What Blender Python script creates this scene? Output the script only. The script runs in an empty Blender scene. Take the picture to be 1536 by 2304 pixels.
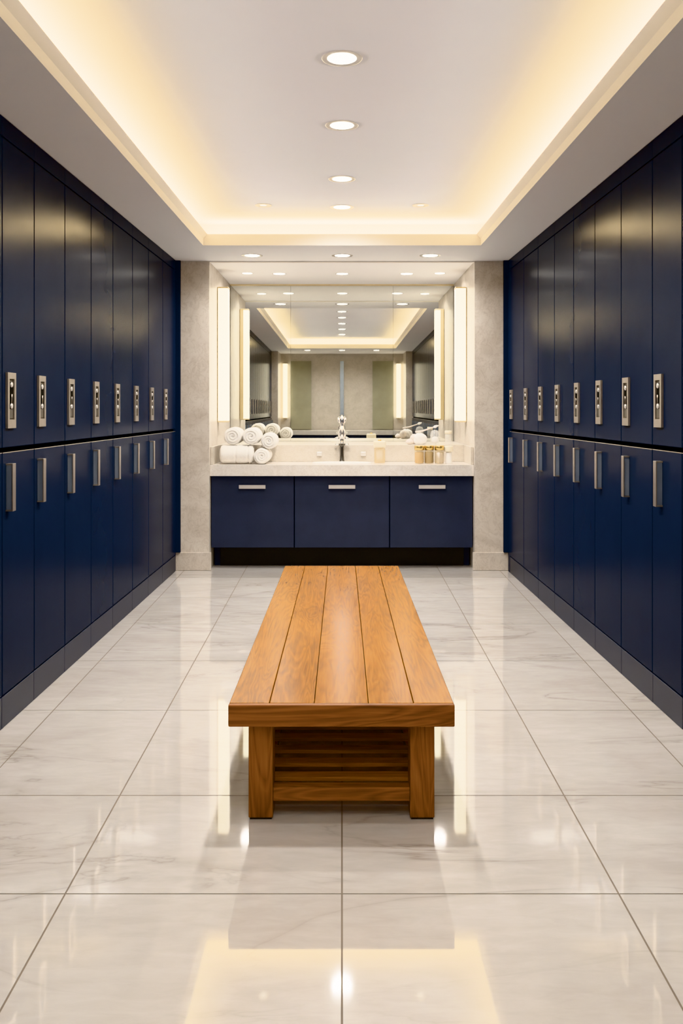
import bpy, bmesh, math, random
from mathutils import Vector, Matrix

random.seed(7)
C = bpy.context.scene.collection
SC = bpy.context.scene
PI = math.pi

# ------------------------------------------------------------------ materials
def new_mat(name):
    m = bpy.data.materials.new(name)
    m.use_nodes = True
    nt = m.node_tree
    b = nt.nodes['Principled BSDF']
    return m, nt, b

def N(nt, t, **kw):
    n = nt.nodes.new(t)
    for k, v in kw.items():
        setattr(n, k, v)
    return n

def ramp(nt, stops):
    r = N(nt, 'ShaderNodeValToRGB')
    e = r.color_ramp.elements
    while len(e) < len(stops):
        e.new(0.5)
    for i, (p, c) in enumerate(stops):
        e[i].position = p
        e[i].color = (c[0], c[1], c[2], 1)
    return r

def coords(nt, scale=(1, 1, 1), rot=(0, 0, 0), rnd=False):
    tc = N(nt, 'ShaderNodeTexCoord')
    mp = N(nt, 'ShaderNodeMapping')
    mp.inputs['Scale'].default_value = scale
    mp.inputs['Rotation'].default_value = rot
    if rnd:
        oi = N(nt, 'ShaderNodeObjectInfo')
        mu = N(nt, 'ShaderNodeVectorMath', operation='SCALE')
        cx = N(nt, 'ShaderNodeCombineXYZ')
        for i in range(3):
            nt.links.new(oi.outputs['Random'], cx.inputs[i])
        nt.links.new(cx.outputs[0], mu.inputs[0])
        mu.inputs['Scale'].default_value = 37.0
        ad = N(nt, 'ShaderNodeVectorMath', operation='ADD')
        nt.links.new(tc.outputs['Object'], ad.inputs[0])
        nt.links.new(mu.outputs[0], ad.inputs[1])
        nt.links.new(ad.outputs[0], mp.inputs[0])
    else:
        nt.links.new(tc.outputs['Object'], mp.inputs[0])
    return mp

def noise(nt, vec, scale, detail=4, rough=0.55, dist=0.0):
    n = N(nt, 'ShaderNodeTexNoise')
    n.inputs['Scale'].default_value = scale
    n.inputs['Detail'].default_value = detail
    n.inputs['Roughness'].default_value = rough
    n.inputs['Distortion'].default_value = dist
    nt.links.new(vec.outputs[0], n.inputs['Vector'])
    return n

def mixc(nt, fac, a, b, mode='MIX'):
    m = N(nt, 'ShaderNodeMix', data_type='RGBA', blend_type=mode)
    for sock, v in ((m.inputs[0], fac), (m.inputs[6], a), (m.inputs[7], b)):
        if hasattr(v, 'is_linked'):
            nt.links.new(v, sock)
        elif isinstance(v, (int, float)):
            sock.default_value = v
        else:
            sock.default_value = (v[0], v[1], v[2], 1)
    return m.outputs[2]

def bump(nt, b, h, strength=0.1, dist=0.01):
    bp = N(nt, 'ShaderNodeBump')
    bp.inputs['Strength'].default_value = strength
    bp.inputs['Distance'].default_value = dist
    nt.links.new(h, bp.inputs['Height'])
    nt.links.new(bp.outputs[0], b.inputs['Normal'])

def plain(name, col, rough=0.5, metal=0.0, var=0.06, nscale=6.0, ior=1.5, spec=None, coat=0.0, bumpy=0.0, bscale=60):
    m, nt, b = new_mat(name)
    mp = coords(nt)
    n = noise(nt, mp, nscale)
    d = tuple(max(0, c * (1 - var)) for c in col)
    u = tuple(min(1, c * (1 + var)) for c in col)
    r = ramp(nt, [(0.3, d), (0.7, u)])
    nt.links.new(n.outputs[0], r.inputs[0])
    nt.links.new(r.outputs[0], b.inputs['Base Color'])
    b.inputs['Roughness'].default_value = rough
    b.inputs['Metallic'].default_value = metal
    b.inputs['IOR'].default_value = ior
    if spec is not None:
        b.inputs['Specular IOR Level'].default_value = spec
    if coat:
        b.inputs['Coat Weight'].default_value = coat
        b.inputs['Coat Roughness'].default_value = 0.1
    if bumpy:
        n2 = noise(nt, mp, bscale, 3)
        bump(nt, b, n2.outputs[0], bumpy, 0.01)
    return m

def emit(name, col, strength, base=(0.9, 0.9, 0.88)):
    m, nt, b = new_mat(name)
    b.inputs['Base Color'].default_value = (*base, 1)
    b.inputs['Emission Color'].default_value = (*col, 1)
    b.inputs['Emission Strength'].default_value = strength
    return m

def wood(name, axis, dark=(0.19, 0.070, 0.009), mid=(0.285, 0.112, 0.012), lite=(0.355, 0.148, 0.018), rough=0.2, spec=0.11):
    m, nt, b = new_mat(name)
    st = {'X': (1.1, 11, 11), 'Y': (11, 1.1, 11), 'Z': (11, 11, 1.1)}[axis]
    mp = coords(nt, st, rnd=True)
    n1 = noise(nt, mp, 1.0, 3, 0.5, 0.6)
    wv = N(nt, 'ShaderNodeMath', operation='MULTIPLY')
    nt.links.new(n1.outputs[0], wv.inputs[0]); wv.inputs[1].default_value = 14.0
    fr = N(nt, 'ShaderNodeMath', operation='PINGPONG')
    nt.links.new(wv.outputs[0], fr.inputs[0]); fr.inputs[1].default_value = 0.5
    st2 = {'X': (5, 130, 130), 'Y': (130, 5, 130), 'Z': (130, 130, 5)}[axis]
    mp2 = coords(nt, st2, rnd=True)
    n2 = noise(nt, mp2, 1.0, 4, 0.6)
    n3 = noise(nt, coords(nt, (2, 2, 2), rnd=True), 1.0, 2)
    a1 = N(nt, 'ShaderNodeMath', operation='MULTIPLY_ADD')
    n2s = N(nt, 'ShaderNodeMath', operation='MULTIPLY'); n2s.inputs[1].default_value = 0.6
    nt.links.new(n2.outputs[0], n2s.inputs[0])
    nt.links.new(fr.outputs[0], a1.inputs[0]); a1.inputs[1].default_value = 0.5
    nt.links.new(n2s.outputs[0], a1.inputs[2])
    a2 = N(nt, 'ShaderNodeMath', operation='MULTIPLY_ADD')
    nt.links.new(n3.outputs[0], a2.inputs[0]); a2.inputs[1].default_value = 0.5
    nt.links.new(a1.outputs[0], a2.inputs[2])
    r = ramp(nt, [(0.38, dark), (0.66, mid), (0.90, lite)])
    sc = N(nt, 'ShaderNodeMath', operation='MULTIPLY'); sc.inputs[1].default_value = 1.0
    nt.links.new(a2.outputs[0], sc.inputs[0])
    nt.links.new(sc.outputs[0], r.inputs[0])
    nt.links.new(r.outputs[0], b.inputs['Base Color'])
    b.inputs['Roughness'].default_value = rough
    b.inputs['Specular IOR Level'].default_value = spec
    return m

def marble_floor():
    m, nt, b = new_mat('polished_floor_marble')
    mp = coords(nt, (1, 1, 1))
    cl = noise(nt, coords(nt, (0.8, 1.6, 1)), 1.6, 5, 0.6, 0.4)
    base = ramp(nt, [(0.3, (0.525, 0.488, 0.45)), (0.55, (0.59, 0.558, 0.525)), (0.8, (0.64, 0.612, 0.582))])
    nt.links.new(cl.outputs[0], base.inputs[0])
    # thin drifting veins
    v = noise(nt, coords(nt, (0.55, 1.5, 1), rot=(0, 0, 0.25)), 1.25, 6, 0.55, 0.9)
    ab = N(nt, 'ShaderNodeMath', operation='SUBTRACT'); ab.inputs[1].default_value = 0.5
    nt.links.new(v.outputs[0], ab.inputs[0])
    aa = N(nt, 'ShaderNodeMath', operation='ABSOLUTE'); nt.links.new(ab.outputs[0], aa.inputs[0])
    vr = ramp(nt, [(0.0, (1, 1, 1)), (0.006, (0.35, 0.35, 0.35)), (0.03, (0, 0, 0))])
    nt.links.new(aa.outputs[0], vr.inputs[0])
    gate = noise(nt, mp, 1.1, 2)
    gr = ramp(nt, [(0.40, (0, 0, 0)), (0.60, (1, 1, 1))])
    nt.links.new(gate.outputs[0], gr.inputs[0])
    mu = N(nt, 'ShaderNodeMath', operation='MULTIPLY')
    nt.links.new(vr.outputs[0], mu.inputs[0]); nt.links.new(gr.outputs[0], mu.inputs[1])
    m2 = N(nt, 'ShaderNodeMath', operation='MULTIPLY'); m2.inputs[1].default_value = 0.75
    nt.links.new(mu.outputs[0], m2.inputs[0])
    c = mixc(nt, m2.outputs[0], base.outputs[0], (0.36, 0.32, 0.28))
    fine = noise(nt, coords(nt, (4, 14, 1)), 2.0, 5, 0.6, 0.5)
    fr = ramp(nt, [(0.35, (0.93, 0.92, 0.91)), (0.65, (1, 1, 1))])
    nt.links.new(fine.outputs[0], fr.inputs[0])
    c = mixc(nt, 1.0, c, fr.outputs[0], 'MULTIPLY')
    nt.links.new(c, b.inputs['Base Color'])
    b.inputs['Roughness'].default_value = 0.04
    b.inputs['IOR'].default_value = 1.85
    return m

def stone(name, c0, c1, c2, scale=5.0, rough=0.35):
    m, nt, b = new_mat(name)
    n = noise(nt, coords(nt), scale, 7, 0.62, 1.1)
    r = ramp(nt, [(0.3, c0), (0.5, c1), (0.72, c2)])
    nt.links.new(n.outputs[0], r.inputs[0])
    n2 = noise(nt, coords(nt), scale * 3.2, 5, 0.6, 1.6)
    s = N(nt, 'ShaderNodeMath', operation='SUBTRACT'); s.inputs[1].default_value = 0.5
    nt.links.new(n2.outputs[0], s.inputs[0])
    a = N(nt, 'ShaderNodeMath', operation='ABSOLUTE'); nt.links.new(s.outputs[0], a.inputs[0])
    vr = ramp(nt, [(0.0, (0.80, 0.77, 0.74)), (0.035, (1, 1, 1))])
    nt.links.new(a.outputs[0], vr.inputs[0])
    c = mixc(nt, 0.6, r.outputs[0], vr.outputs[0], 'MULTIPLY')
    nt.links.new(c, b.inputs['Base Color'])
    b.inputs['Roughness'].default_value = rough
    return m

M = {}
M['floor'] = marble_floor()
M['grout'] = plain('grout', (0.20, 0.165, 0.13), 0.8)
M['ceiling'] = plain('ceiling_paint', (0.935, 0.93, 0.945), 0.75, var=0.01, nscale=1.5)
M['lip'] = plain('lip_paint', (0.92, 0.88, 0.82), 0.7, var=0.01, nscale=1.5)
M['wall'] = plain('wall_paint', (0.55, 0.52, 0.47), 0.8)
M['stone'] = stone('pier_stone', (0.56, 0.50, 0.43), (0.67, 0.61, 0.54), (0.73, 0.68, 0.61), 3.5)
M['paler'] = stone('upstand_stone', (0.52, 0.475, 0.41), (0.58, 0.535, 0.47), (0.62, 0.575, 0.515), 6.0, 0.3)
M['olive'] = plain('olive_panel', (0.34, 0.33, 0.24), 0.5, var=0.1, nscale=3)
M['counter'] = stone('counter_stone', (0.70, 0.65, 0.59), (0.76, 0.715, 0.66), (0.80, 0.76, 0.71), 8.0, 0.16)
M['navy'] = plain('navy_satin', (0.0155, 0.0240, 0.050), 0.22, var=0.10, nscale=2.0, spec=0.03)
M['navy_plinth'] = plain('navy_plinth', (0.012, 0.0195, 0.044), 0.38, var=0.08)
M['navy_vanity'] = plain('navy_vanity_lacquer', (0.036, 0.046, 0.080), 0.42, var=0.08, spec=0.35)
M['void'] = plain('dark_gap', (0.002, 0.003, 0.006), 1.0, spec=0.0)
M['kick'] = plain('black_kick', (0.006, 0.006, 0.007), 0.5)
M['nickel'] = plain('brushed_nickel', (0.44, 0.40, 0.365), 0.36, metal=0.8, var=0.06, nscale=30)
M['nickel_dark'] = plain('dark_nickel', (0.13, 0.118, 0.10), 0.5, metal=0.4)  # darker nickel tone for the lock recess and insert
M['steel_blue'] = plain('bluish_steel', (0.42, 0.49, 0.60), 0.38, metal=0.75)
M['pale_metal'] = plain('pale_handle_metal', (0.72, 0.68, 0.66), 0.38, metal=0.55)
M['chrome'] = plain('chrome', (0.88, 0.87, 0.85), 0.08, metal=1.0, var=0.01)
M['stud'] = plain('polished_stud', (0.95, 0.93, 0.9), 0.25, metal=0.6, var=0.01)
M['chrome_dark'] = plain('dark_chrome', (0.20, 0.19, 0.175), 0.2, metal=0.95)
M['black'] = plain('black_slot', (0.003, 0.003, 0.003), 0.6, spec=0.1)
M['gold'] = plain('gold', (0.70, 0.52, 0.22), 0.3, metal=0.9)
M['gold_rim'] = plain('pale_gold_rim', (0.80, 0.68, 0.45), 0.35, metal=0.6)
M['mirror'] = plain('silver_mirror', (0.83, 0.84, 0.80), 0.012, metal=1.0, var=0.0)
M['ceramic'] = plain('white_ceramic', (0.85, 0.83, 0.80), 0.08, var=0.01)
M['towel'] = plain('white_terry', (0.90, 0.87, 0.82), 0.95, var=0.04, nscale=25, bumpy=0.35, bscale=240)
M['cream'] = plain('cream_plastic', (0.85, 0.78, 0.62), 0.35, var=0.02)
M['white_plastic'] = plain('white_plastic', (0.85, 0.83, 0.80), 0.3, var=0.02)
M['peach'] = plain('peach_salts', (0.58, 0.38, 0.19), 0.55, var=0.2, nscale=60)
M['tan'] = plain('tan_salts', (0.27, 0.175, 0.085), 0.5, var=0.25, nscale=60)
M['cotton'] = plain('cotton', (0.88, 0.86, 0.84), 0.9, var=0.03, nscale=30, bumpy=0.3, bscale=60)
M['shell'] = plain('pale_shell', (0.80, 0.72, 0.65), 0.5, var=0.08, nscale=20)
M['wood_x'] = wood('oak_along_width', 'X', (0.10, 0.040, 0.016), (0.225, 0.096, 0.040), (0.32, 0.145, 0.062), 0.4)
M['wood_y'] = wood('oak_along_length', 'Y')
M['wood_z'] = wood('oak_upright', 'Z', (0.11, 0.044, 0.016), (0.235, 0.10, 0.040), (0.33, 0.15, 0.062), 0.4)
M['wood_slat'] = wood('oak_slat', 'X', (0.16, 0.065, 0.022), (0.34, 0.15, 0.055), (0.44, 0.21, 0.085), 0.4)
M['rubber'] = plain('dark_rubber', (0.01, 0.009, 0.008), 0.7)
WARM = (1.0, 0.80, 0.50)
M['led'] = emit('cove_led', (1.0, 0.765, 0.385), 48.0)
M['bar'] = emit('bar_diffuser', (1.0, 0.90, 0.68), 4.5)
M['lens'] = emit('downlight_lens', (1.0, 0.95, 0.86), 22.0)
M['lens_dim'] = emit('dim_lens', (1.0, 0.90, 0.74), 4.0)
M['ring'] = plain('satin_trim_ring', (0.62, 0.59, 0.56), 0.3, metal=0.5)

def clear(name, col, alpha, rough=0.05):
    m = plain(name, col, rough, var=0.02)
    m.node_tree.nodes['Principled BSDF'].inputs['Alpha'].default_value = alpha
    return m
M['glass'] = clear('clear_glass', (0.86, 0.85, 0.82), 0.28)
M['amber'] = clear('honey_glass', (0.74, 0.58, 0.32), 0.40, 0.12)

# ------------------------------------------------------------------ mesh helper
class MB:
    """collects geometry; f maps every point on the way in"""
    def __init__(self, f=None):
        self.bm = bmesh.new(); self.f = f or (lambda p: p); self.mi = 0
    def v(self, p):
        return self.bm.verts.new(self.f(Vector(p)))
    def face(self, vs, smooth=False):
        try:
            fa = self.bm.faces.new(vs)
        except ValueError:
            return None
        fa.material_index = self.mi; fa.smooth = smooth
        return fa
    def box(self, x0, x1, y0, y1, z0, z1, bev=0.0, seg=2):
        vs = [self.v((x, y, z)) for z in (z0, z1) for y in (y0, y1) for x in (x0, x1)]
        fs = [self.face([vs[i] for i in q]) for q in ((0, 2, 3, 1), (4, 5, 7, 6), (0, 1, 5, 4), (2, 6, 7, 3), (0, 4, 6, 2), (1, 3, 7, 5))]
        if bev > 0:
            es = list({e for f in fs for e in f.edges})
            bmesh.ops.bevel(self.bm, geom=es, offset=bev, segments=seg, affect='EDGES', profile=0.5)
        return self
    def lathe(self, prof, c=(0, 0, 0), n=32, axis='Z', smooth=True, sx=1.0, sy=1.0, caps=True):
        rings = []
        for r, h in prof:
            ring = []
            for k in range(n):
                a = 2 * PI * k / n
                p = (r * math.cos(a) * sx, r * math.sin(a) * sy, h)
                if axis == 'Y': p = (p[0], p[2], p[1])
                if axis == 'X': p = (p[2], p[0], p[1])
                ring.append(self.v((c[0] + p[0], c[1] + p[1], c[2] + p[2])))
            rings.append(ring)
        for a, b in zip(rings, rings[1:]):
            for k in range(n):
                self.face([a[k], a[(k + 1) % n], b[(k + 1) % n], b[k]], smooth)
        if caps:
            self.face(rings[0][::-1], False); self.face(rings[-1], False)
        return self
    def tube(self, pts, r, n=12, rs=None):
        pts = [Vector(p) for p in pts]
        rings = []
        for i, p in enumerate(pts):
            d = (pts[min(i + 1, len(pts) - 1)] - pts[max(i - 1, 0)]).normalized()
            u = d.orthogonal().normalized() if abs(d.x) > 0.99 else d.cross(Vector((1, 0, 0))).normalized()
            w = d.cross(u)
            rr = rs[i] if rs else r
            rings.append([self.v(p + u * rr * math.cos(2 * PI * k / n) + w * rr * math.sin(2 * PI * k / n)) for k in range(n)])
        for a, b in zip(rings, rings[1:]):
            for k in range(n):
                self.face([a[k], a[(k + 1) % n], b[(k + 1) % n], b[k]], True)
        self.face(rings[0][::-1]); self.face(rings[-1])
        return self
    def build(self, name, mats, parent=None, origin=None):
        bmesh.ops.recalc_face_normals(self.bm, faces=self.bm.faces)
        if origin is None:
            origin = Vector(parent.matrix_basis.translation) if parent is not None else Vector((0, 0, 0))
            p = parent
            while p is not None and p.parent is not None:
                p = p.parent
            if p is not None:
                origin = Vector(p.location)
        origin = Vector(origin)
        bmesh.ops.translate(self.bm, verts=self.bm.verts, vec=-origin)
        me = bpy.data.meshes.new(name)
        self.bm.to_mesh(me); self.bm.free()
        for m in (mats if isinstance(mats, (list, tuple)) else [mats]):
            me.materials.append(m)
        o = bpy.data.objects.new(name, me); C.objects.link(o)
        if parent is not None:
            o.parent = parent
        else:
            o.location = origin
        return o

def thing(name, label, cat, loc=(0, 0, 0), group=None):
    o = bpy.data.objects.new(name, None); C.objects.link(o)
    o.empty_display_size = 0.05
    o.location = loc
    o['label'] = label; o['category'] = cat
    if group: o['group'] = group
    return o
def tag(o, label, cat, group=None):
    o['label'] = label; o['category'] = cat
    if group: o['group'] = group
    return o
def struct(o):
    o['kind'] = 'structure'; return o

# ------------------------------------------------------------------ dimensions (metres; camera at x=0, y=0, z=1.3 looking along +y)
CAM = 1.30
SOF = 2.49          # border soffit
TRAY = 2.684        # raised ceiling
def W(s): return 1.425 - 0.0134 * s     # half width of the aisle, closing slightly towards the vanity
ROW0, ROW1 = -1.30, 7.11
YP, YM = 7.16, 8.50   # front of stone piers, mirror plane
YF = -2.20            # wall behind the camera
XW = 1.90

# ------------------------------------------------------------------ room shell
# floor: polished tiles with real joints
def build_floor():
    xs = [(-XW, None), (-1.215, -0.0075), (-0.722, -0.0082), (0, 0), (0.722, 0.0082), (1.215, 0.0075), (XW, None)]
    ys = [YF, -1.40, -0.66, 0.10, 0.86, 1.62, 2.383, 2.989, 3.835, 4.586, 5.372, 6.118, 6.85, 7.60, 8.55]
    g = 0.0024
    mb = MB()
    def X(i, y):
        x, k = xs[i]
        return x if k is None else x + k * y
    for j in range(len(ys) - 1):
        for i in range(len(xs) - 1):
            y0, y1 = ys[j] + g, ys[j + 1] - g
            q = [(X(i, y0) + g, y0), (X(i + 1, y0) - g, y0), (X(i + 1, y1) - g, y1), (X(i, y1) + g, y1)]
            t = [mb.v((a, b, 0)) for a, b in q]; l = [mb.v((a, b, -0.004)) for a, b in q]
            mb.face(t)
            for k in range(4):
                mb.face([t[k], t[(k + 1) % 4], l[(k + 1) % 4], l[k]])
    mb.mi = 1
    mb.box(-XW, XW, YF, 8.55, -0.05, -0.0012)
    return struct(mb.build('floor', [M['floor'], M['grout']]))
build_floor()

TX0, TX1, TY0, TY1 = 1.058, 1.010, -0.50, 6.47      # half width of tray opening at near / far end
def build_ceiling():
    mb = MB()
    # (outward offset at sides, at ends, z, material)
    rings = [(None, None, SOF), (0, 0, SOF), (-0.003, 0.0, 2.535), (-0.030, 0.0, 2.572),
             (0.05, 0.05, 2.572), (0.05, 0.05, 2.545), (0.20, 0.20, 2.545), (0.20, 0.20, TRAY)]
    vs = []
    for a, b, z in rings:
        if a is None:
            q = [(-XW, YF), (XW, YF), (XW, 8.55), (-XW, 8.55)]
        else:
            q = [(-TX0 - a, TY0 - b), (TX0 + a, TY0 - b), (TX1 + a, TY1 + b), (-TX1 - a, TY1 + b)]
        vs.append([mb.v((x, y, z)) for x, y in q])
    for k in range(len(vs) - 1):
        mb.mi = 1 if k in (1, 2) else 0
        for i in range(4):
            mb.face([vs[k][i], vs[k][(i + 1) % 4], vs[k + 1][(i + 1) % 4], vs[k + 1][i]])
    o = struct(mb.build('ceiling_border', [M['ceiling'], M['lip']]))
    mb = MB()
    mb.box(-XW, XW, YF, 8.55, TRAY, TRAY + 0.05)
    struct(mb.build('ceiling', M['ceiling']))
build_ceiling()

# led strips lying in the cove behind the lip
def cove_strip(name, q, label):
    mb = MB()
    lo = [mb.v((x, y, 2.5465)) for x, y in q]; hi = [mb.v((x, y, 2.552)) for x, y in q]
    mb.face(lo[::-1]); mb.mi = 1; mb.face(hi); mb.mi = 0
    for i in range(4):
        mb.face([lo[i], lo[(i + 1) % 4], hi[(i + 1) % 4], hi[i]])
    o = mb.build(name, [M['ceiling'], M['led']], origin=(q[0][0], q[0][1], 2.5465))
    tag(o, label, 'strip light')
a, b = 0.085, 0.15
for s, nm in ((-1, 'left'), (1, 'right')):
    cove_strip('cove_light_strip', [(s * (TX0 + a), TY0 - 0.05), (s * (TX0 + b), TY0 - 0.05), (s * (TX1 + b), TY1 + 0.05), (s * (TX1 + a), TY1 + 0.05)],
               'warm hidden light strip glowing in the ceiling cove along the %s lockers' % nm)
cove_strip('cove_light_strip', [(-TX1 - 0.0, TY1 + a), (TX1 + 0.0, TY1 + a), (TX1 + 0.0, TY1 + b), (-TX1 - 0.0, TY1 + b)],
           'warm hidden light strip glowing in the ceiling cove nearest the vanity')
cove_strip('cove_light_strip', [(-TX0, TY0 - b), (TX0, TY0 - b), (TX0, TY0 - a), (-TX0, TY0 - a)],
           'warm hidden light strip in the cove at the end facing the vanity, seen in the mirror')

def ceiling_fill(x, y, length, power, aim):  # fill lamp added out of sight in the cove to brighten the raised ceiling
    l = bpy.data.lights.new('ceiling_fill_lamp', 'AREA')
    l.shape = 'RECTANGLE'; l.size = length; l.size_y = 0.05
    l.energy = power; l.color = (1.0, 0.96, 0.96); l.spread = math.radians(14)
    o = bpy.data.objects.new('ceiling_fill_lamp', l); C.objects.link(o)
    o.location = (x, y, 2.600)
    d = Vector(aim).normalized()
    zx = -d; t = Vector((0, 1, 0)) if abs(d.x) > 0.5 else Vector((1, 0, 0))
    yy = zx.cross(t).normalized(); xx = yy.cross(zx).normalized()
    o.rotation_euler = Matrix((xx, yy, zx)).transposed().to_euler()
for s in (-1, 1):
    ceiling_fill(s * 1.15, 3.0, 6.8, 5.4, (-s, 0, 0.083))

def wall(name, x0, x1, y0, y1, z0, z1, m):
    return struct(MB().box(x0, x1, y0, y1, z0, z1).build(name, m, origin=((x0 + x1) / 2, (y0 + y1) / 2, z0)))
wall('wall_left', -XW - 0.1, -XW, YF - 0.1, 8.65, 0, TRAY, M['wall'])
wall('wall_right', XW, XW + 0.1, YF - 0.1, 8.65, 0, TRAY, M['wall'])
wall('wall_back', -XW, XW, 8.55, 8.65, 0, TRAY, M['paler'])
wall('wall_front', -XW, XW, YF - 0.1, YF, 0, TRAY, M['paler'])
# stone piers either side of the vanity niche, their bases, and the piers at the other end
for s, nm in ((-1, 'left'), (1, 'right')):
    a, b = sorted((s * 1.068, s * XW))
    wall('wall_back_' + nm, a, b, YP, 8.549, 0.001, SOF - 0.001, M['stone'])
    a, b = sorted((s * 1.052, s * 1.345))
    o = struct(MB().box(a, b, YP - 0.016, YP - 0.0005, 0.001, 0.146, 0.003).build('baseboard_back_' + nm, M['stone'], origin=(s * 1.2, YP, 0)))
    a, b = sorted((s * 1.32, s * XW))
    wall('wall_front_' + nm, a, b, YF + 0.001, ROW0 - 0.06, 0.001, SOF - 0.001, M['stone'])
# shadow line where border meets the niche ceiling
struct(MB().box(-1.067, 1.067, YP, YP + 0.03, SOF - 0.010, SOF - 0.0005, 0.002).build('trim_1', M['lip'], origin=(0, YP, SOF)))
struct(MB().box(-1.067, 1.067, YM - 0.02, YM - 0.002, SOF - 0.014, SOF - 0.0005).build('trim_2', M['gold_rim'], origin=(0, YM, SOF)))
# panelling of the end wall behind the camera (seen in the mirror)
for s, nm in ((-1, 'left'), (1, 'right')):
    a, b = sorted((s * 0.66, s * 1.10))
    struct(MB().box(a, b, YF + 0.001, YF + 0.03, 0.86, 2.33).build('wall_front_panel_' + nm, M['olive'], origin=(s * .9, YF, .86)))
struct(MB().box(-0.04, 0.04, YF + 0.001, YF + 0.03, 0.86, 2.33).build('trim_3', M['steel_blue'], origin=(0, YF, .86)))

# ------------------------------------------------------------------ lockers
def locker(side, s0, s1, label, group=None):
    f = lambda p: Vector((side * (W(p.x) - p.y), p.x, p.z))     # (along the row, out of the front, up)
    g = 0.0042
    base = f(Vector(((s0 + s1) / 2, 0, 0)))
    t = thing('locker', label, 'locker', base, group)
    B = lambda: MB(f)
    B().box(s0 + .001, s1 - .001, -0.42, -0.021, 0.001, SOF - 0.003).build('carcass', M['void'], t)
    B().box(s0 + .0012, s1 - .0012, -0.020, -0.002, 0.001, 0.128, 0.001, 1).build('plinth', M['navy_plinth'], t)
    B().box(s0 + .0008, s1 - .0008, -0.020, 0.0, 2.410, SOF - 0.002, 0.001, 1).build('cornice', M['navy'], t)
    ud = B().box(s0 + g, s1 - g, -0.020, 0.0, 1.142, 2.403, 0.0018).build('upper_door', M['navy'], t)
    ld = B().box(s0 + g, s1 - g, -0.020, 0.0, 0.136, 1.118, 0.0018).build('lower_door', M['navy'], t)
    B().box(s0 + g, s1 - g, -0.005, 0.0006, 1.1185, 1.1222, 0.0006, 1).build('lit_edge_strip', M['nickel'], ld)  # pale strip added to draw the lit top edge of the lower door
    # lock plate at the side of the door that lies to the viewer's left
    if side < 0:
        p0 = s0 + 0.032; h0 = s0 + 0.034
    else:
        p0 = s1 - 0.045 - 0.088; h0 = s1 - 0.125
    p1 = p0 + 0.088
    z0, z1 = 1.220, 1.450
    mb = B()
    fr = 0.018; u = 0.011
    i0, i1, j0, j1 = p0 + fr, p1 - fr, z0 + 0.036, z1 - 0.026
    for (a, b2, c, d) in ((p0, p1, z0, j0), (p0, p1, j1, z1), (p0, i0, j0, j1), (i1, p1, j0, j1)):
        mb.box(a, b2, 0.0004, u, c, d)
    mb.build('lock_plate', M['nickel'], ud)
    B().box(i0, i1, 0.0004, 0.004, j0, j1).build('lock_recess', M['nickel_dark'], ud)
    c = (p0 + p1) / 2
    B().box(c - .0225, c + .0225, 0.0042, 0.006, j0 + 0.045, j1 - 0.012, 0.0008, 1).build('lock_slot', M['black'], ud)
    B().box(c - .020, c + .0225, 0.0042, 0.007, j0 + 0.004, j0 + 0.0445, 0.001, 1).build('lock_insert', M['nickel_dark'], ud)
    for zz in (j0 + 0.056, j1 - 0.024):
        mb = B(); mb.lathe([(0.0115, 0.0062), (0.0115, 0.0095), (0.0095, 0.012), (0.004, 0.013)], (c, 0, zz), 16, 'Y')
        mb.build('lock_stud', M['stud'], ud)
    mb = B(); mb.tube([(c, 0.0085, j0 + .060), (c, 0.0095, j0 + .09), (c, 0.0085, j0 + .105)], 0.003, 8, [.0022, .0032, .0042])
    mb.build('lock_lever', M['nickel'], ud)
    # pull: outer strip, two end caps and a set-back web
    mb = B(); z0, z1 = 0.880, 1.076; w = 0.034; u = 0.030
    mb.box(h0, h0 + w, u - 0.005, u, z0, z1, 0.001, 1)
    for q in (z0, z1 - 0.007):
        mb.box(h0 + .0005, h0 + w - .0005, 0.0004, u - 0.005, q, q + 0.007)
    mb.mi = 1
    mb.box(h0 + 0.006, h0 + 0.026, 0.0004, u - 0.0052, z0 + .0072, z1 - .0072)
    mb.build('pull_handle', [M['nickel'], M['steel_blue']], ld)
    return t

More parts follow.
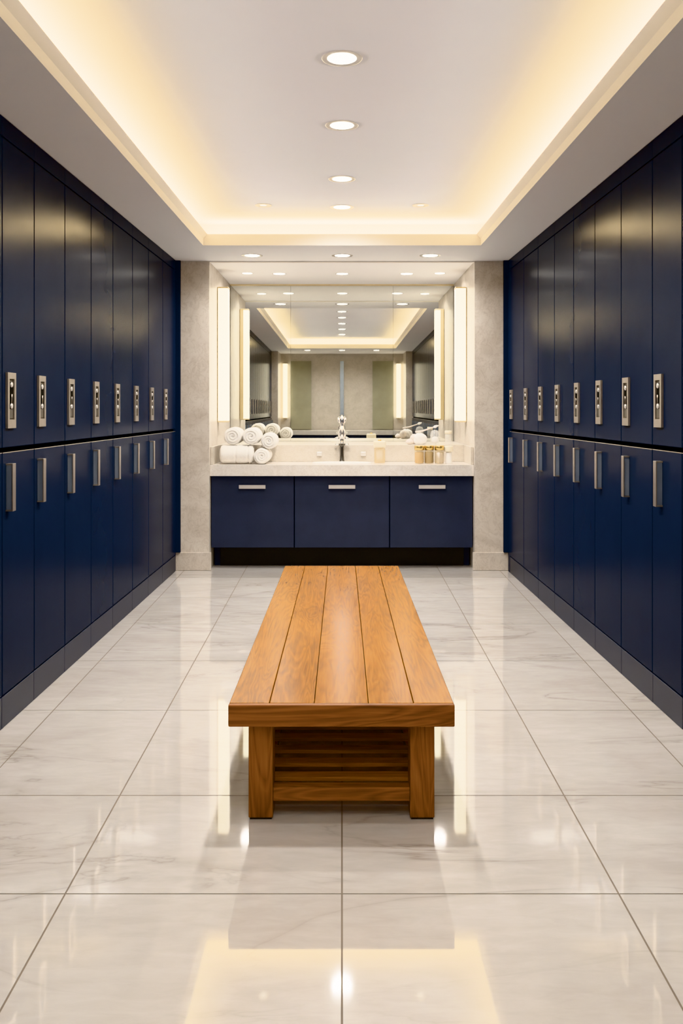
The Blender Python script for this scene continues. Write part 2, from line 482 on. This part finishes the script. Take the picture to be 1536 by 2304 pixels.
EDGES_L = [3.604, 3.965, 4.386, 4.824, 5.260, 5.725, 6.172, 6.631, 7.108]
EDGES_R = [3.600, 3.932, 4.353, 4.784, 5.203, 5.646, 6.091, 6.540, 7.058]
def ordinal(k):
    return ['', 'nearest the stone pier', 'second from the stone pier', 'third from the stone pier', 'fourth from the stone pier',
            'fifth from the stone pier', 'sixth from the stone pier', 'seventh from the stone pier', 'eighth from the stone pier',
            'ninth from the stone pier'][k]
for side, E, nm in ((-1, EDGES_L, 'left'), (1, EDGES_R, 'right')):
    grp = 'navy lockers along the %s wall' % nm
    for k in range(8):
        n = 8 - k
        locker(side, E[k], E[k + 1], 'navy locker with nickel lock and pull, %s, %s wall' % (ordinal(n), nm), grp)
    s = E[0]; k = 0
    while s - 0.44 > ROW0 - 0.02:
        if k == 0:
            locker(side, s - 0.44, s, 'navy locker cut off by the picture edge, %s, %s wall' % (ordinal(9), nm), grp)
        else:
            locker(side, s - 0.44, s, 'navy locker beside the camera on the %s wall, seen only in the mirror' % nm, 'mirrored lockers of the %s wall' % nm)
        s -= 0.44; k += 1
    # filler panel closing the row against the pier
    e = E[-1]
    o = MB()
    a, b = sorted((side * 1.294, side * 1.80))
    o.box(a, b, 7.115, 7.142, 0.150, SOF - 0.002, 0.0015)
    t = thing('filler_panel', 'narrow navy filler panel between the %s lockers and the stone pier' % nm, 'panel', (side * 1.34, 7.12, 0))
    o.build('panel', M['navy'], t)
    a, b = sorted((side * 1.334, side * 1.80))
    MB().box(a, b, 7.115, 7.140, 0.0005, 0.149, 0.0015).build('plinth', M['navy_plinth'], t)
    if side > 0:
        f = lambda p: Vector((side * (W(p.x) - p.y), p.x, p.z))
        o = MB(f).box(e + .001, 7.113, -0.3, -0.001, 0.001, SOF - .002).build('filler_panel', M['navy'], origin=(side * 1.4, 7.08, 0))
        tag(o, 'slim navy return strip after the last locker of the right wall', 'panel')

# ------------------------------------------------------------------ bench
BY0, BY1 = 2.759, 5.212
def taper(p):
    k = 1 - 0.053 * (p.y - BY0) / (BY1 - BY0)
    return Vector((p.x * k - 0.0015, p.y, p.z))
bench = thing('bench', 'honey oak slatted-shelf bench standing on the marble floor in the middle of the aisle', 'bench', (0, (BY0 + BY1) / 2, 0))
BM = lambda: MB(taper)
TOP, UND = 0.380, 0.312
cuts = [-0.351, -0.226, -0.0855, 0.0845, 0.226, 0.351]
for i in range(5):
    l = 0 if i == 0 else 0.0007; r = 0 if i == 4 else 0.0007
    BM().box(cuts[i] + l, cuts[i + 1] - r, BY0 + 0.0215, BY1, UND + 0.002, TOP, 0.0022, 2).build('top_board', M['wood_y'], bench)
BM().box(-0.352, 0.352, BY0, BY0 + 0.021, UND, TOP + 0.0005, 0.004, 3).build('end_fascia', M['wood_x'], bench)
for y in (2.812, BY1 - 0.055 - 0.085):
    for s in (-1, 1):
        a, b = sorted((s * 0.2175, s * 0.2945))
        lg = BM().box(a, b, y, y + 0.085, 0.006, UND + 0.0015, 0.003).build('leg', M['wood_z'], bench)
        BM().box(a + .004, b - .004, y + .004, y + .081, 0.0, 0.006).build('foot_pad', M['rubber'], lg)
for s in (-1, 1):
    a, b = sorted((s * 0.235, s * 0.275))
    BM().box(a, b, 2.897, BY1 - 0.14, 0.047, 0.085, 0.002).build('lower_rail', M['wood_y'], bench)
    BM().box(a, b, 2.897, BY1 - 0.14, 0.250, UND + 0.0015, 0.002).build('apron', M['wood_y'], bench)
BM().box(-0.2175, 0.2175, 2.822, 2.862, 0.055, 0.098, 0.002).build('end_rail', M['wood_x'], bench)
BM().box(-0.2175, 0.2175, BY1 - 0.115, BY1 - 0.075, 0.055, 0.098, 0.002).build('end_rail', M['wood_x'], bench)
y = 2.900
while y < BY1 - 0.20:
    BM().box(-0.272, 0.272, y, y + 0.050, 0.085, 0.098, 0.002).build('slat', M['wood_slat'], bench)
    y += 0.116

# ------------------------------------------------------------------ vanity
CT, CB = 0.847, 0.757          # counter top / underside
YC = 7.185
def vanity_cabinet(y, d, label):
    """d=+1: fronts look towards -y; d=-1: looks towards +y"""
    f = lambda p: Vector((p.x, y + d * p.y, p.z))
    t = thing('vanity_cabinet', label, 'cabinet', (0, y, 0))
    B = lambda: MB(f)
    B().box(-1.062, 1.062, 0.066, 0.42, 0.175, CB - 0.0045).build('carcass', M['void'], t)
    for a, b in ((-1.062, -0.3915), (-0.3835, 0.3835), (0.3915, 1.062)):
        dr = B().box(a, b, 0.045, 0.065, 0.172, 0.752, 0.0018).build('drawer', M['navy_vanity'], t)
        c = {-1: -0.728, 0: 0.0, 1: 0.731}[round((a + b) / 1.4)]
        mb = B(); mb.box(c - .108, c + .108, 0.022, 0.028, 0.652, 0.682, 0.001, 1)
        for q in (c - .09, c + .09):
            mb.box(q - .008, q + .008, 0.028, 0.0448, 0.660, 0.674)
        mb.build('handle', M['pale_metal'], dr)
    B().box(-1.010, 1.010, 0.20, 0.22, 0.0, 0.174).build('kick_plate', M['kick'], t)
    for s in (-1, 1):
        a, b = sorted((s * 1.012, s * 1.058))
        B().box(a, b, 0.21, 0.40, 0.0, 0.174).build('side_support', M['navy_plinth'], t)
    return t
vanity_cabinet(YC, 1, 'long navy vanity cabinet with three wide drawers under the stone counter between the piers')

def slab_with_hole(name, m, x0, x1, y0, y1, z0, z1, c, rx, ry, origin):
    bm = bmesh.new()
    n = 48
    O = [bm.verts.new((x, y, z1)) for x, y in ((x0, y0), (x1, y0), (x1, y1), (x0, y1))]
    I = [bm.verts.new((c[0] + rx * math.cos(2 * PI * k / n), c[1] + ry * math.sin(2 * PI * k / n), z1)) for k in range(n)]
    es = [bm.edges.new((O[i], O[(i + 1) % 4])) for i in range(4)] + [bm.edges.new((I[i], I[(i + 1) % n])) for i in range(n)]
    bmesh.ops.triangle_fill(bm, use_beauty=True, edges=es)
    ex = bmesh.ops.extrude_face_region(bm, geom=list(bm.faces))
    bmesh.ops.translate(bm, verts=[v for v in ex['geom'] if isinstance(v, bmesh.types.BMVert)], vec=(0, 0, z0 - z1))
    mb = MB(); mb.bm.free(); mb.bm = bm
    return mb.build(name, m, origin=origin)
BC = (0.0, 7.405)
ct = slab_with_hole('stone_countertop', M['counter'], -1.066, 1.066, YC, 8.49, CB, CT, BC, 0.235, 0.118, (0, YC, CB))
tag(ct, 'thick polished cream stone countertop along the top of the vanity cabinet', 'countertop')
mb = MB()
mb.lathe([(0.25, 0.0005), (0.25, 0.006), (0.244, 0.009), (0.234, 0.006), (0.228, -0.01), (0.21, -0.05), (0.15, -0.078), (0.02, -0.083)],
         (BC[0], BC[1], CT), 56, sx=1.0, sy=0.502, caps=False)
bas = mb.build('wash_basin', M['ceramic'], origin=(BC[0], BC[1], CT))
tag(bas, 'oval white basin set into the counter in front of the tall chrome tap', 'sink')
dr = MB().lathe([(0.02, -0.0835), (0.02, -0.079), (0.012, -0.078)], (BC[0], BC[1], CT), 20).build('drain', M['chrome'], bas)

# boxed-out stone upstand with short side returns
LZ = 0.992; LY = 7.61
mb = MB(); mb.box(-1.0665, 1.0665, LY, 8.485, CT + 0.0005, LZ, 0.002)
for s in (-1, 1):
    a, b = sorted((s * 1.045, s * 1.0665))
    mb.box(a, b, YC + 0.02, LY - 0.001, CT + 0.0005, LZ, 0.002)
tag(mb.build('stone_backsplash', M['paler'], origin=(0, LY, CT)), 'low beige stone backsplash ledge behind the counter, under the mirror', 'backsplash')

# mirror of three panels
mir = thing('vanity_mirror', 'wide three-panel mirror filling the niche above the backsplash', 'mirror', (0, YM, LZ))
for a, b in ((-1.064, -0.490), (-0.488, 0.488), (0.490, 1.064)):
    MB().box(a, b, YM - 0.006, YM + 0.02, LZ + 0.001, SOF - 0.015).build('mirror_panel', M['mirror'], mir)

# upright light bars on the niche side walls
def light_bar(x, y, z0, z1, d, label, dx=0.043):
    t = thing('wall_sconce', label, 'wall light', (x, y, z0))
    q = 1 if y > 0 else -1
    MB().box(x - dx, x + dx, y - 0.0485, y + 0.0485, z0 + 0.012, z1 - 0.012, 0.004).build('diffuser', M['bar'], t)
    for a, b in ((z0, z0 + 0.0118), (z1 - 0.0118, z1)):
        MB().box(x - dx - .002, x + dx + .002, y - 0.052, y + 0.052, a, b, 0.002).build('end_cap', M['gold_rim'], t)
    sg = 1 if x > 0 else -1
    MB().box(*sorted((x + sg * dx, x + sg * dx * 0.25)), *sorted((y + q * 0.0487, y + q * 0.0505)), z0 + 0.012, z1 - 0.012, 0.0005, 1).build('back_plate', M['gold_rim'], t)
    return t
for s, nm in ((-1, 'left'), (1, 'right')):
    bx = s * 1.018
    t = light_bar(bx, 7.66, 1.186, 2.345, s, 'tall glowing warm light bar upright on the niche wall beside the %s stone pier' % nm)
    a, b = sorted((s * 1.0614, s * 1.0635))
    MB().box(a, b, 7.606, 7.712, 1.199, 2.332, 0.0006, 1).build('shade_plate', M['gold'], t)  # added plate: gold stands in for the shaded gap, keeps glow off the wall
    a, b = sorted((s * 1.0637, s * 1.0675))
    MB().box(a, b, 7.635, 7.685, 1.20, 2.33).build('mounting_rail', M['gold_rim'], t)

# tap
tap = thing('chrome_tap', 'tall slender chrome tap with cross handles standing behind the basin', 'faucet', (0, 7.555, CT))
tx, ty = 0.0, 7.565
mb = MB(); mb.lathe([(0.027, 0.0005), (0.025, 0.006), (0.019, 0.02), (0.0165, 0.06), (0.0175, 0.12), (0.021, 0.158)], (tx, ty, CT), 24)
mb.build('stem', M['chrome_dark'], tap)
mb = MB(); mb.lathe([(0.021, 0.158), (0.030, 0.164), (0.030, 0.172), (0.022, 0.178), (0.024, 0.20), (0.033, 0.225), (0.033, 0.262), (0.022, 0.285),
                     (0.016, 0.30), (0.019, 0.325), (0.026, 0.345), (0.024, 0.372), (0.010, 0.389), (0.004, 0.393)], (tx, ty, CT), 24)
mb.build('body', M['chrome'], tap)
for s in (-1, 1):
    for z in (0.150, 0.200):
        mb = MB(); mb.tube([(tx + s * 0.018, ty, CT + z), (tx + s * 0.035, ty, CT + z + .001), (tx + s * 0.052, ty, CT + z + .002), (tx + s * 0.060, ty, CT + z + .002)], 0.01, 12, [.006, .0085, .010, .006])
        mb.build('cross_handle', M['chrome'], tap)
    mb = MB(); mb.tube([(tx + s * 0.012, ty, CT + .33), (tx + s * 0.028, ty, CT + .352), (tx + s * 0.03, ty, CT + .378)], 0.008, 12, [.007, .008, .006])
    mb.build('lever', M['chrome'], tap)
pts = []
for k in range(13):
    a = PI * k / 12
    pts.append((tx, ty - 0.024 - 0.045 + 0.045 * math.cos(a), CT + 0.25 + 0.055 * math.sin(a)))
pts.append((tx, ty - 0.114, CT + 0.215))
mb = MB(); mb.tube(pts, 0.011, 14); mb.build('spout', M['chrome'], tap)

for x, nm in ((-0.193, 'left'), (0.183, 'right')):
    o = MB().box(x - .022, x + .022, LY - 0.022, LY - 0.0008, 0.899, 0.933, 0.004).build('tap_control_knob', M['stud'], origin=(x, LY, 0.916))
    tag(o, 'small square chrome control knob on the backsplash, %s of the tap' % nm, 'knob')

# ------------------------------------------------------------------ towels
def towel_roll(x, y, z, r, length, label, axis='Y', turn=0.0, seed=0, dips=(), rot=0.0):
    """rolled cloth: rounded body, the cloth's free edge as a step along it, a spiral fold sunk into both ends"""
    rnd = random.Random(seed)
    ph = [rnd.random() * 6.28 for _ in range(5)]
    NT, NR = 96, 22
    pitch = r / 3.3
    mb = MB()
    def place(px, al, pz):
        p = (px, al, pz) if axis == 'Y' else (al, px, pz)
        c, sn = math.cos(rot), math.sin(rot)
        return (x + p[0] * c - p[1] * sn, y + p[0] * sn + p[1] * c, z + p[2])
    def outer(an, t):
        f = ((an - turn) / (2 * PI)) % 1.0
        q = 0.955 + 0.045 * min(1.0, f / 0.96) * (1 - max(0, (f - 0.96) / 0.04))      # the free edge
        q *= 1 + 0.018 * math.sin(2 * an + ph[0]) + 0.010 * math.sin(5 * an + ph[1] + 3 * t)
        for dq in dips:
            q -= 0.085 * math.exp(-((t - dq) / 0.022) ** 2)
        return r * q
    def squash(px, pz):
        return px * 1.02, max(pz * 0.985, -r * 0.93)
    def end_depth(u, an):
        f = (u * r / pitch - (an - turn) / (2 * PI)) % 1.0
        d = min(f, 1 - f)
        g = 0.0075 * math.exp(-(d / 0.13) ** 2) * (1 if u > 0.14 else u / 0.14)
        c = 0.012 * math.exp(-(u / 0.14) ** 2) * (0.6 + 0.4 * math.sin(an + ph[2]))
        edge = 0.018 * max(0, (u - 0.62) / 0.38) ** 2.2
        return g + c + edge + 0.003 * math.sin(an + ph[3]) * u
    rings = []
    for sgn in (-1, 1):
        part = []
        for k in range(1, NR + 1):
            u = k / NR
            ring = []
            for i in range(NT):
                an = 2 * PI * i / NT
                rr = outer(an, sgn * 0.5) * u * (1 - 0.035 * max(0, u - 0.8) / 0.2)
                px, pz = squash(rr * math.cos(an), rr * math.sin(an))
                ring.append(mb.v(place(px, sgn * (length / 2 - end_depth(u, an)), pz)))
            part.append(ring)
        c = mb.v(place(0, sgn * (length / 2 - 0.012), 0))
        for i in range(NT):
            mb.face([c, part[0][i], part[0][(i + 1) % NT]], True)
        rings.append(part)
    seq = rings[0][:]
    for q in range(1, 30):
        t = -0.5 + q / 30.0
        al = t * (length - 0.044)
        ring = []
        for i in range(NT):
            an = 2 * PI * i / NT
            rr = outer(an, t)
            px, pz = squash(rr * math.cos(an), rr * math.sin(an))
            ring.append(mb.v(place(px, al, pz)))
        seq.append(ring)
    seq += rings[1][::-1]
    for a, b in zip(seq, seq[1:]):
        for i in range(NT):
            mb.face([a[i], a[(i + 1) % NT], b[(i + 1) % NT], b[i]], True)
    o = mb.build('rolled_towel', M['towel'], origin=(x, y, z - r))
    tag(o, label, 'towel', 'rolled towels stacked on the counter')
    return o
YT = 7.40
towel_roll(-0.862, YT - .065, CT + 0.081, 0.080, 0.275, 'white rolled towel lying sideways at the bottom left of the towel stack', 'X', -1.2, 1, (-0.03, 0.40))
towel_roll(-0.655, YT - .01, CT + 0.0665, 0.067, 0.30, 'white rolled towel end-on at the bottom of the stack, open swirl facing the room', 'Y', -1.0, 2)
towel_roll(-0.899, YT + .035, 1.0745, 0.0742, 0.30, 'white rolled towel on top of the stack, farthest from the tap', 'Y', 2.0, 3)
towel_roll(-0.7465, YT + .03, 1.0735, 0.0732, 0.30, 'plump white rolled towel in the middle of the stack top', 'Y', 2.6, 4)
towel_roll(-0.600, YT + .01, 1.036, 0.067, 0.29, 'white rolled towel on the tap side of the stack, over the open swirl roll', 'Y', 2.3, 5)

# ------------------------------------------------------------------ toiletries on the counter
def lathe_part(name, prof, x, y, z, m, parent=None, n=28, sx=1, sy=1, origin=None):
    return MB().lathe(prof, (x, y, z), n, sx=sx, sy=sy).build(name, m, parent, origin=origin)
# square ivory soap dispenser
sx_, sy_ = 0.315, 7.43
t = thing('soap_dispenser', 'square honey-glass soap dispenser with a cream cap right of the tap', 'soap dispenser', (sx_, sy_, CT))
MB().box(sx_ - .046, sx_ + .046, sy_ - .03, sy_ + .03, CT + .0005, CT + .128, 0.010, 3).build('bottle', M['amber'], t)
MB().lathe([(0.026, 0.012), (0.028, 0.05), (0.03, 0.105), (0.018, 0.118)], (sx_, sy_, CT), 20, sy=0.7).build('soap', M['white_plastic'], t)
MB().box(sx_ - .051, sx_ + .051, sy_ - .034, sy_ + .034, CT + .1285, CT + .186, 0.012, 3).build('cap', M['cream'], t)
MB().lathe([(0.014, 0.186), (0.014, 0.194), (0.010, 0.198)], (sx_, sy_, CT), 16).build('nozzle', M['gold'], t)
# three gold-lidded jars
def jar(x, y, label, content, lid, r=0.0395, h=0.150):
    t = thing('glass_jar', label, 'jar', (x, y, CT), 'lidded jars on the counter')
    MB().lathe([(r * .92, .0005), (r, .006), (r, h * .70), (r * .95, h * .74)], (x, y, CT), 28).build('jar_body', M['amber'], t)
    MB().lathe([(r * .86, .006), (r * .9, .01), (r * .9, h * .62), (r * .5, h * .66)], (x, y, CT), 24).build('contents', content, t)
    MB().lathe([(r * 1.02, h * .745), (r * 1.02, h * .96), (r * .95, h)], (x, y, CT), 28).build('lid', lid, t)
jar(0.640, 7.36, 'gold-lidded jar of peach bath salts, leftmost of the three jars', M['peach'], M['gold'])
jar(0.7225, 7.375, 'gold-lidded jar of brown bath salts, middle of the three jars', M['tan'], M['gold'])
jar(0.806, 7.36, 'gold-lidded jar with pale grey filling, beside the slim white bottle', M['pale_metal'], M['gold'])
# white bottle with a wide cream cap
x, y = 0.884, 7.37
t = thing('lotion_bottle', 'slim white lotion bottle with a wide cream cap at the end of the jars', 'bottle', (x, y, CT))
MB().lathe([(0.028, .0005), (0.029, .006), (0.0265, .02), (0.0255, .088), (0.018, .098)], (x, y, CT), 26).build('bottle_body', M['white_plastic'], t)
MB().lathe([(0.035, .0985), (0.036, .104), (0.036, .140), (0.033, .146)], (x, y, CT), 26).build('cap', M['cream'], t)

# things on the ledge behind the jars
def lump(name, x, y, z, rx, ry, rz, seed, m, label, cat):
    rnd = random.Random(seed)
    bm = bmesh.new()
    bmesh.ops.create_icosphere(bm, subdivisions=4, radius=1)
    ph = [rnd.random() * 6 for _ in range(4)]
    for v in bm.verts:
        c = v.co
        q = 1 + 0.06 * math.sin(3.1 * c.x + ph[0]) + 0.05 * math.sin(4.3 * c.y + ph[1]) + 0.07 * math.sin(3.7 * c.z + ph[2]) + .03 * math.sin(9 * c.x + 7 * c.z + ph[3])
        v.co = Vector((c.x * rx * q, c.y * ry * q, max(-0.86, c.z * q) * rz))
    for f in bm.faces: f.smooth = True
    bmesh.ops.translate(bm, verts=bm.verts, vec=(x, y, z + 0.86 * rz + .0005))
    mb = MB(); mb.bm.free(); mb.bm = bm
    return tag(mb.build(name, m, origin=(x, y, z)), label, cat)
YL = 7.70
lump('sea_shell', 0.585, YL, LZ, 0.032, 0.03, 0.026, 3, M['shell'], 'small pale shell at the end of the ledge nearest the tap, behind the jars', 'shell')
lump('cotton_bundle', 0.680, YL + .01, LZ, 0.062, 0.05, 0.052, 5, M['cotton'], 'soft white cotton bundle on the ledge behind the peach jar', 'cotton')
lump('round_stone', 0.630, YL + .085, LZ, 0.036, 0.035, 0.048, 8, M['shell'], 'upright pinkish pebble standing behind the cotton bundle', 'pebble')
t = thing('cosmetic_brush', 'pale cosmetic brush lying slanted across the top of the cotton bundle', 'brush', (0.70, YL + .01, LZ + .10))
MB().tube([(0.635, YL + .005, LZ + 0.108), (0.70, YL, LZ + 0.1175), (0.79, YL - .01, LZ + 0.148)], .006, 10, [.008, .007, .005]).build('brush_handle', M['shell'], t)
MB().tube([(0.790, YL - .01, LZ + 0.148), (0.805, YL - .011, LZ + 0.153), (0.835, YL - .014, LZ + 0.164)], .01, 10, [.006, .013, .004]).build('bristles', M['cotton'], t)
x, y = 0.808, YL + .03
t = thing('cotton_jar', 'round clear glass jar holding a white cotton ball behind the third jar', 'jar', (x, y, LZ))
MB().lathe([(0.030, .0005), (0.038, .004), (0.042, .05), (0.040, .10), (0.028, .118), (0.005, .126)], (x, y, LZ), 28).build('jar_body', M['glass'], t)
MB().lathe([(0.006, .006), (0.024, .012), (0.030, .035), (0.026, .058), (0.006, .068)], (x, y, LZ), 20).build('contents', M['cotton'], t)
x = 0.920
t = thing('clear_bottle', 'tall clear cylinder bottle with a cream lid on the ledge by the right light bar', 'bottle', (x, YL, LZ))
MB().lathe([(0.026, .0005), (0.028, .004), (0.028, .088), (0.024, .092)], (x, YL, LZ), 26).build('bottle_body', M['glass'], t)
MB().lathe([(0.029, .0925), (0.030, .096), (0.030, .116), (0.027, .119)], (x, YL, LZ), 26).build('lid', M['cream'], t)

# ------------------------------------------------------------------ other end of the room, met only in the mirror
vanity_cabinet(-1.48, -1, 'navy drawer cabinet at the other end of the room, reflected low in the mirror')
tag(MB().box(-1.30, 1.30, -2.165, -1.48, CB, CT, .003).build('stone_countertop', M['counter'], origin=(0, -1.5, CB)),
    'stone countertop at the other end of the room, reflected in the mirror', 'countertop')
for s, nm in ((-1, 'left'), (1, 'right')):
    light_bar(s * 1.22, YF + 0.0526, 1.10, 2.28, -1, 'upright light bar reflected from the other end of the room, %s half of the mirror' % nm)

# ------------------------------------------------------------------ downlights
def lamp(parent, x, y, z, power, size, col=(1.0, 0.965, 0.935), ang=2.8, blend=0.8):
    l = bpy.data.lights.new('downlight_lamp', 'SPOT')
    l.energy = power; l.color = col; l.spot_size = ang; l.spot_blend = blend; l.shadow_soft_size = size
    o = bpy.data.objects.new('downlight_lamp', l); C.objects.link(o)
    o.location = (x, y, z)
    if parent is not None:
        o.parent = parent; o.location = Vector((x, y, z)) - Vector(parent.location)
    return o
def downlight(x, y, z, r, label, group, power=30, lens='lens', inner=0.71):
    t = thing('recessed_downlight', label, 'ceiling light', (x, y, z), group)
    ri = r * inner
    MB().lathe([(r, -0.0003), (r * .985, -0.0018), (r * .93, -0.0022), (ri * 1.04, -0.0016), (ri, -0.0006)], (x, y, z), 40, caps=False).build('trim_ring', M['ring'], t)
    MB().lathe([(ri, -0.0007), (ri * .98, -0.0012), (ri * .5, -0.0016), (0.001, -0.0017)], (x, y, z), 40, caps=False).build('lens', M[lens], t)
    if power:
        lamp(t, x, y, z - 0.02, power, ri)
    return t
g = 'round downlights along the middle of the raised ceiling'
for k, y in enumerate((3.51, 4.34, 5.35, 6.10)):
    lab = ['large bright round downlight in the raised ceiling, nearest the camera', 'round downlight in the raised ceiling, second from the camera',
           'round downlight in the raised ceiling, third from the camera', 'round downlight in the raised ceiling, last before the vanity end cove'][k]
    downlight(0.0, y, TRAY, 0.0815, lab, g, (140, 100, 88, 72)[k])
for k, y in enumerate((2.55, 1.55, 0.45)):
    downlight(0.0, y, TRAY, 0.0815, 'round downlight above the camera, seen only in reflections', 'reflected downlights overhead', (45, 35, 60)[k])
for s, nm in ((-1, 'left'), (1, 'right')):
    downlight(s * 0.535, 6.04, TRAY, 0.056, 'small dim round spot in the raised ceiling, %s of the last centre downlight' % nm, None, 0, 'lens_dim', 0.4)
for x, nm in ((-0.697, 'left'), (0.003, 'middle'), (0.684, 'right')):
    downlight(x, 6.90, SOF, 0.082, 'round downlight in the lowered ceiling border before the vanity, %s of three' % nm, 'downlights in the ceiling border', 40)
for x, nm, r in ((-0.830, 'leftmost', .052), (-0.552, 'second from left', .062), (0.003, 'middle', .060), (0.570, 'second from right', .062), (0.857, 'rightmost', .052)):
    downlight(x, 7.83 if r > .055 else 7.80, SOF, r, 'small round downlight in the niche ceiling above the counter, %s of five' % nm, 'downlights in the niche ceiling', 24, inner=0.85)
for x in (-0.7, 0.0, 0.7):
    downlight(x, -1.05, SOF, 0.08, 'round downlight in the ceiling border behind the camera, seen in the mirror', 'mirrored border downlights', 50)

# ------------------------------------------------------------------ world, camera, view
w = bpy.data.worlds.new('world'); SC.world = w
w.use_nodes = True
w.node_tree.nodes['Background'].inputs[0].default_value = (0.9, 0.85, 0.8, 1)
w.node_tree.nodes['Background'].inputs[1].default_value = 0.05

cam = bpy.data.cameras.new('camera')
co = bpy.data.objects.new('camera', cam); C.objects.link(co)
co.location = (0, 0, CAM); co.rotation_euler = (PI / 2, 0, 0)
cam.sensor_fit = 'HORIZONTAL'; cam.sensor_width = 36.0
cam.lens = 2000.0 / 1536.0 * 36.0
cam.shift_x = -1.0 / 1536.0
cam.shift_y = -232.0 / 1536.0
cam.clip_start = 0.05; cam.clip_end = 60
SC.camera = co

SC.view_settings.view_transform = 'Khronos PBR Neutral'
SC.view_settings.exposure = 0.0
SC.cycles.max_bounces = 10
SC.cycles.diffuse_bounces = 5
SC.cycles.glossy_bounces = 6
SC.cycles.caustics_reflective = False
SC.cycles.caustics_refractive = False
SC.cycles.sample_clamp_indirect = 6.0
SC.cycles.use_denoising = True
